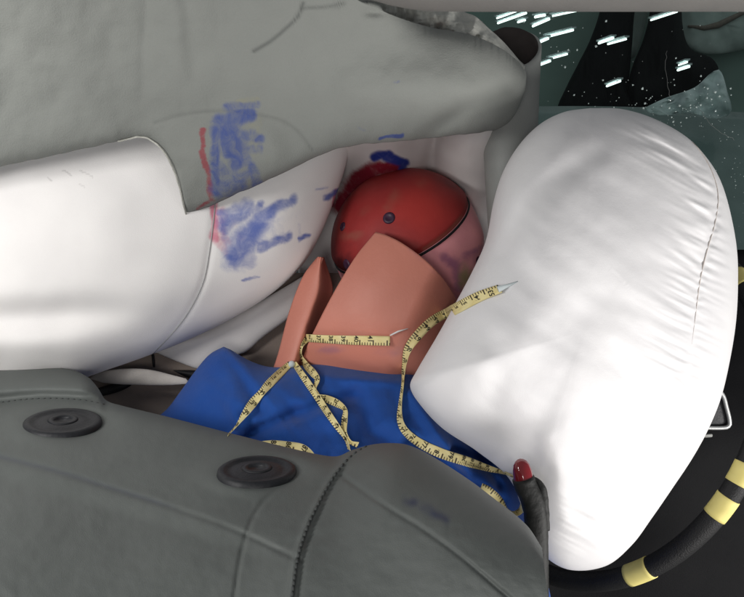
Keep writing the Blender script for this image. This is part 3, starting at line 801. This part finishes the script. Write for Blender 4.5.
# --- torso in the blue shirt
TO = [(225, 346), (236, 353), (250, 361), (270, 367), (295, 366), (320, 364), (350, 365), (380, 367), (408, 371), (425, 378), (440, 388), (456, 404), (474, 424), (489, 446), (499, 462), (512, 476), (524, 494), (530, 525), (545, 570), (550, 640), (480, 700), (330, 690), (180, 640), (90, 520), (95, 448), (140, 428), (165, 411), (180, 392), (196, 370), (210, 354)]
folds = [([(352, 394), (318, 406), (276, 421), (240, 440)], 8, .007), ([(425, 384), (446, 412), (476, 452), (500, 486)], 5, .008), ([(412, 392), (436, 430), (470, 474)], 7, -.006), ([(440, 396), (470, 436), (505, 476)], 4, -.006), ([(226, 352), (248, 382), (262, 410)], 9, .006), ([(300, 372), (345, 378), (400, 382)], 6, -.005), ([(410, 440), (455, 470), (500, 500)], 7, .007), ([(360, 400), (372, 430), (400, 450)], 12, .006), ([(200, 380), (230, 400), (240, 430)], 8, -.004), ([(280, 385), (300, 400), (330, 420)], 9, -.003), ([(455, 450), (485, 462), (505, 474)], 4, .006)]
def to_disp(px, py, rho, th):
    e = .007*fbm(px, py, 41, .016, 3)+.002*fbm(px, py, 42, .06, 2)
    for pl, wd, am in folds: e -= 1.7*am*math.exp(-(pld(px, py, pl)/wd)**2)
    e += .004*nz(px*.035+py*.02, py*.012-px*.004, 44)+.0018*nz(px*.09-py*.05, py*.03, 45)
    return e*(1-rho**10)
def tmid(x, y): return .738+.00005*(x-340)-.00012*(y-450)
tor = inflate('shirt', TO, (340, 500), 110, 300, tmid, .085, .11, M['shirt'], du, pf=.5, pw=2.2, disp=to_disp)
# collar rolled round the base of the neck
tt = bvh(tor)

# ================================================================== SEAT
se = empty('car_seat', P(220, 700, .45), 'grey leather driver seat back with two dark oval headrest caps', 'car seat')
ST = [(-140, 362), (-60, 363), (0, 365), (50, 366.5), (72, 370), (88, 377), (98, 388), (106, 400), (120, 405), (165, 416), (230, 433), (290, 448), (322, 455), (338, 456), (352, 450), (372, 444.5), (392, 443), (408, 445), (430, 455), (468, 479), (500, 503), (518, 517), (530, 529), (542, 548)]
SBt = [(-140, 760), (100, 760), (330, 760), (470, 760), (560, 700)]
stc = cr(ST, 700); sbc = cr(SBt, 700)
pip = [tuple(q) for q in cr([(405, 440), (388, 443), (374, 448), (356, 458), (342, 473), (331, 490), (320, 511), (312, 528), (302, 560), (296, 600)], 50)]
sm2 = [tuple(q) for q in cr([(342, 476), (358, 487), (378, 501), (400, 515), (420, 527), (460, 556), (500, 590), (560, 640), (640, 720)], 40)]
sm3 = [tuple(q) for q in cr([(-30, 449), (0, 457), (40, 467), (66, 474), (114, 489), (171, 507), (230, 528), (300, 560)], 40)]
sm4 = [tuple(q) for q in cr([(292, 480), (279, 488), (264, 501), (254, 516), (248, 530), (240, 560), (232, 620), (228, 700)], 34)]
sm5 = [tuple(q) for q in cr([(-60, 405), (0, 400), (25, 397), (55, 396), (85, 398), (105, 402)], 24)]
def seatf(u, v):
    i = min(699, int(round(u*699))); t = stc[i]; b = sbc[i]
    if v < .06:                                    # the back rolls over its top edge
        ph = (1-v/.06)*math.pi/2; x0, y0, d0 = t[0], t[1], sd_(t[0], t[1], t)
        return x0, y0+22*(1-math.cos(ph)), d0+.05*math.sin(ph)
    vv = ((v-.06)/.94)**1.25
    px = t[0]+(b[0]-t[0])*vv; py = t[1]+(b[1]-t[1])*vv
    return px, py, sd_(px, py, t)
def sd_(px, py, t):
    s = max(0, py-t[1])
    d = .675-.0021*(py-380)+.0000035*max(0, py-380)**2
    d += -.00012*(px-200)*ss(-100, 300, px)
    d += .020*math.exp(-s/6.0)
    # raised left block rises behind the ledge
    d += -.02*ss(112, 80, px)*ss(404, 385, py)+.008*math.exp(-(pld(px, py, sm5)/6)**2)
    # right bolster swells towards the viewer
    k = ss(330, 400, px+.25*(py-470)); d -= .040*k*math.exp(-((py-(470+.62*(px-400)))/90)**2)
    d += .018*ss(430, 560, px)
    # lower panel dips beyond the long seam
    a = (py-(457+.29*px)); d += .006*ss(0, 25, a)*ss(310, 240, px)
    for pl, wd, am in ((pip, 3.6, .0022), (sm2, 2.2, .0022), (sm3, 2.4, .0022), (sm4, 2.2, .0018)):
        d += am*math.exp(-(pld(px, py, pl)/wd)**2)
    # welt beside the piping
    q = pld(px+6, py+1, pip); d -= .003*math.exp(-(q/3.0)**2)
    d += .0045*fbm(px, py, 61, .012, 2)+.0010*fbm(px, py*1.5, 62, .06, 3)+.0009*max(0, nz(px*.02+py*.06, py*.01-px*.008, 63))*math.exp(-(pld(px, py, pip)/40)**2)*4
    # dishes round the caps
    for cx, cy, dc, g_, h_ in CAPS:
        w_ = math.exp(-(((px-cx)/50)**2+((py-cy)/21)**2)**2)
        if w_ > .001: d += (dc+g_*(py-cy)+h_*(px-cx)+.0025*math.exp(-(((px-cx)/44)**2+((py-cy)/17)**2)**4)-d)*w_
    return d
CAPS = []
CAPS += [(cx, cy, sd_(cx, cy, (cx, 400+.2*cx)), -.00190*k_, -((cx-372)/FPX)*sd_(cx, cy, (cx, 400))/FPX) for cx, cy, k_ in ((63, 424, 1.0), (257, 473, .88))]
stn = lambda x, y: .9*math.exp(-(pld(x, y, PL7)/5)**2)*(.6+nz(x, y, 1, .1))+.4*math.exp(-(pld(x, y, sm3)/2.0)**2)*ss(190, 150, x)  # bluish stain on the bolster, plus a darker line along the long seam
seat = patch('backrest', seatf, 420, 160, M['seat'], se, attr={'stain': stn})
tse = bvh(seat)
# stitches along the bolster
V = []; F = []
def stitch(pl, off, step, ln, y0, y1, r=.0009):
    q = np.array(pl); L = np.concatenate([[0], np.cumsum(np.linalg.norm(np.diff(q, axis=0), axis=1))]); s = 0
    while s < L[-1]-ln:
        a = np.array([np.interp(s, L, q[:, k]) for k in (0, 1)]); b = np.array([np.interp(s+ln, L, q[:, k]) for k in (0, 1)])
        t = (b-a)/max(1e-6, np.linalg.norm(b-a)); nn = np.array([t[1], -t[0]])*off
        a = a+nn; b = b+nn; s += step
        if not (y0 < a[1] < y1): continue
        da, _ = hit(tse, *a); db_, _ = hit(tse, *b)
        if da is None or db_ is None: continue
        v, f = tube([P(a[0], a[1], da+.0004), P((a[0]+b[0])/2, (a[1]+b[1])/2, (da+db_)/2-r*.9), P(b[0], b[1], db_+.0004)], r, 6); o = len(V); V.extend(v); F.extend([tuple(i+o for i in g) for g in f])
stitch(pip, -4.5, 5.5, 3.4, 440, 600); stitch(sm5, -2.5, 6, 3.6, 390, 405, .0006)
tag(mk('stitching', V, F, M['stitch'], se), kind='stuff')
# headrest caps
for (cx, cy, r) in ((63, 424, .0295), (257, 473, .0265)):
    d, n_ = hit(tse, cx, cy)
    c = P(cx, cy, d-.001); vd = (c-CAM).normalized(); cu_ = (CU-vd*CU.dot(vd)).normalized()
    n_ = (cu_*.935-vd*.36).normalized()
    V, F = lathe(c, n_, [(r*.98, -.012), (r, -.001), (r*.97, .0022), (r*.90, .0034), (r*.80, .0030), (r*.74, .0018), (r*.60, .0022), (r*.42, .0036), (r*.38, .0034)], 64, CR)
    F = F[:-1]; g = mk('headrest_cap', V, F, M['rubber'], se)
    V, F = lathe(c, n_, [(r*.385, .0034), (r*.33, .0044), (r*.24, .0040), (r*.20, .0015), (r*.18, -.006), (.0004, -.006)], 40, CR); mk('hole_collar', V, F, M['rubber'], g)

# ================================================================== MEASURING TAPES
scene_tree = bvh(tor, ns, nb_, air, seat); body_tree = bvh(tor, ns, nb_, air)
W = .0088
fontcache = {}
def glyph(s):
    if s in fontcache: return fontcache[s]
    c = bpy.data.curves.new('digits', 'FONT'); c.body = s; c.size = 1; c.align_x = 'CENTER'; c.align_y = 'CENTER'; c.offset = .02; c.resolution_u = 3
    o = bpy.data.objects.new('digits', c); col.objects.link(o)
    dg = bpy.context.evaluated_depsgraph_get(); me = bpy.data.meshes.new_from_object(o.evaluated_get(dg))
    r = ([tuple(v.co) for v in me.vertices], [tuple(p.vertices) for p in me.polygons])
    bpy.data.objects.remove(o); bpy.data.curves.remove(c); bpy.data.meshes.remove(me); fontcache[s] = r; return r

def ribbon(name, pts, parent=None, start=10, lift=.003, flip=1, digits=True, W=W, tree=None):
    tree = tree or scene_tree
    """pts: (px,py,visible_width_px[,d]). d None -> lies on what is underneath."""
    p = [(a[0], a[1], a[2]) for a in pts]; q = cr(p, max(40, len(pts)*9)); n = len(q)
    ds = []
    has = any(len(a) > 3 for a in pts)
    if has:
        dq = cr([(a[0], a[1], a[3]) for a in pts], n)
        ds = [x[2] for x in dq]
    else:
        for x in q:
            d, _ = hit(tree, x[0], x[1], None); ds.append(d)
        known = [i for i in range(n) if ds[i] is not None]
        ds = list(np.interp(range(n), known, [ds[i] for i in known]))
        # a stiff tape bridges small hollows: smooth, staying on top
        for it in range(6):
            sm = [min(ds[i], (ds[max(0, i-1)]+ds[i]+ds[min(n-1, i+1)])/3) for i in range(n)]; ds = sm
        ds = [d-lift for d in ds]
    Cn = []; Wd = []
    for i in range(n):
        a = q[max(0, i-1)]; b = q[min(n-1, i+1)]; t = np.array([b[0]-a[0], b[1]-a[1]]); t /= max(1e-6, np.linalg.norm(t)); nn = np.array([-t[1], t[0]])
        d = ds[i]; wv = max(.6, q[i][2])/FPX*d; wv = min(wv, W)
        dep = math.sqrt(max(0, W*W-wv*wv))
        Cn.append(P(q[i][0], q[i][1], d)); Wd.append((CR*nn[0]-CU*nn[1])*wv+CF*(dep*flip))
    NV = 4; V = []; UV = []; F = []; s = 0; S = []
    for i in range(n):
        if i: s += (Cn[i]-Cn[i-1]).length
        S.append(s)
        for k in range(NV+1):
            f = k/NV-.5; p_ = Cn[i]+Wd[i]*f
            if not has:
                dv = (p_-CAM).dot(CF); xx, yy = proj(p_); dh, _ = hit(tree, xx, yy, None)
                if dh is not None and dv > dh-.0012 and abs(dv-dh) < .03: p_ = CAM+(p_-CAM)*((dh-.0012)/dv)
            V.append(p_); UV.append((s, k/NV))
    for i in range(n-1):
        for k in range(NV): a = i*(NV+1)+k; F.append((a, a+1, a+NV+2, a+NV+1))
    o = mk(name, V, F, M['tape'], parent, UV); solid(o, .0004, 0)
    if digits:
        num = start; pos = .008
        while pos < S[-1]-.006:
            gv, gf = glyph(str(num)); V = []
            for side in (1,):
                for (gx, gy, gz) in gv:
                    # the digits stand across the tape
                    al = pos+gy*.0062; ac = .40+gx*.0062/W*1.0-.06
                    j = min(n-2, max(0, int(np.searchsorted(S, al))-1)); f = (al-S[j])/max(1e-6, S[j+1]-S[j])
                    c = Cn[j].lerp(Cn[j+1], f); w_ = Wd[j].lerp(Wd[j+1], f)
                    nrm = w_.cross(Cn[j+1]-Cn[j]).normalized()
                    if nrm.dot(CAM-c) < 0: nrm = -nrm
                    V.append(c+w_*(ac-.5)+nrm*.0005)
            if gv: mk('printed_number', V, gf, M['ink'], o, smooth=False)
            num += 1; pos += .0135
    return o

# tape lying from the airbag over the dummy's shoulder to the lamp
t1 = ribbon('measuring_tape', [(500, 288.5, 8), (478, 297, 10), (455, 309, 10.5), (434, 320, 10), (420, 333, 10), (408, 349, 7.5), (404, 366, 3.5), (402.5, 385, 2), (400, 405, 3), (400, 420, 6), (405, 431, 8), (418, 442, 9), (440, 453, 10), (465, 461, 10), (490, 469, 7), (507, 474, 4), (517, 479, 2.5)], start=53)
tag(t1, 'yellow measuring tape running from the white airbag down over the blue shoulder', 'tape measure')
tag(ribbon('measuring_tape', [(518, 478, 2.5), (523, 488, 3), (524, 500, 3.5), (521, 510, 3), (514, 514, 2.5), (507, 511, 4), (500, 502, 8), (490, 493, 10), (481, 487, 7)], start=72, digits=False, lift=.022, tree=body_tree),
    'yellow tape end curled beside the red tipped black lamp', 'tape measure')
# wire tip at the end of the tape
d, _ = hit(scene_tree, 505, 286)
V, F = tube([P(498, 289.5, d-.003), P(508, 285.5, d-.003), P(518, 281.5, d-.004)], [.0026, .0013, .0005], 8); mk('tape_tip', V, F, M['torn_metal'], t1)

t2 = ribbon('measuring_tape', [(306, 338, 8), (322, 339, 8), (345, 340, 9), (368, 340.5, 9.5), (390, 341, 10)], start=36)
tag(t2, 'short yellow measuring tape strip stuck straight across the salmon neck', 'tape measure')
d, _ = hit(scene_tree, 392, 336)
V, F = tube([P(390, 335.5, d-.003), P(398, 331.5, d-.004), P(408, 328.5, d-.003)], [.0007, .0009, .0004], 6)
tag(mk('white_thread', V, F, M['white']), 'fine white thread at the end of the neck tape', 'thread')
t3 = ribbon('measuring_tape', [(307, 339, 6), (302, 346, 3), (301, 355, 3), (306, 365, 7), (313, 373, 8), (317, 379, 6), (315, 388, 3), (317, 395, 4), (327, 399, 8), (338, 404, 8), (345, 410, 5), (344.5, 420, 6), (344, 432, 6), (350, 442, 5), (358, 445, 7)], start=20)
tag(t3, 'yellow tape zigzagging down from the neck strip onto the blue shirt', 'tape measure')
t4 = ribbon('measuring_tape', [(294, 363, 6), (305, 379, 7.5), (316, 395, 7.5), (327, 412, 7.5), (338, 428, 6.5), (346, 440, 4), (349, 450, 3)], start=40, lift=.002)
tag(t4, 'straight yellow tape slanting from the shirt knot toward the bolster piping', 'tape measure')
t5 = ribbon('measuring_tape', [(290, 364, 6), (279, 374, 8), (268, 385, 8.5), (262, 392, 7), (252, 404, 9), (243, 416, 6), (236, 426, 2), (228, 435, 1.5)], start=60, lift=.002)
tag(t5, 'yellow tape slanting from the shirt knot toward the gap between the headrest caps', 'tape measure')
d, _ = hit(scene_tree, 292, 363)
V, F = lathe(P(292, 364, d-.001), -CF, [(.0028, 0), (.0034, .002), (.0030, .0045), (.0012, .0055)], 16)
tag(mk('tape_clip', V, F, M['torn_metal']), 'small pale metal clip joining two tapes at the shirt collar', 'clip')
t6 = ribbon('measuring_tape', [(250, 447, 5), (262, 445.5, 9), (275, 445.5, 10.5), (290, 447, 10.5), (302, 449, 10), (310, 455, 9), (313, 464, 9)], start=84, lift=.006, tree=body_tree)
tag(t6, 'short yellow tape loop peeping over the seat edge above a headrest cap', 'tape measure')

# ================================================================== RED-TIPPED INDICATOR LAMP
il = empty('indicator_lamp', P(534, 600, .56), 'red domed indicator lamp on a black taped sleeve before the airbag', 'lamp')
bx_ = P(524, 482, .555); axd = (P(520.5, 460, .558)-bx_).normalized(); k = .555/FPX
V, F = lathe(bx_, axd, [(9.2*k, -2*k), (9.6*k, 0), (9.6*k, 7*k), (9.2*k, 12*k), (8*k, 17*k), (5.8*k, 20.5*k), (3*k, 22.6*k), (.3*k, 23.2*k)], 40); mk('dome', V, F, M['redlamp'], il)
cp = cr([(523.2, 478.0), (525.2, 485), (531.5, 498), (535.5, 515), (536.5, 545), (537, 600)], 40); sp = []
rs = []
for i, q in enumerate(cp):
    sp.append(P(q[0], q[1], .556)); rs.append(k*(11.2+.5*ss(0, 7, i)+.5*nz(i, 0, 5, .5)))
V, F = tube(sp, rs, 28); mk('sleeve', V, F, M['sleeve'], il)
v0 = P(537, 482, .552)
lc = cr([(531, 477), (537, 480.5), (541, 488), (543, 505), (544, 530)], 24)
V, F = tube([P(q[0], q[1], .556) for q in lc], [.0012+.0030*ss(0, 9, i)+.0003*nz(i, 3, 2, .4) for i in range(24)], 16); mk('loose_tape', V, F, M['sleeve'], il)
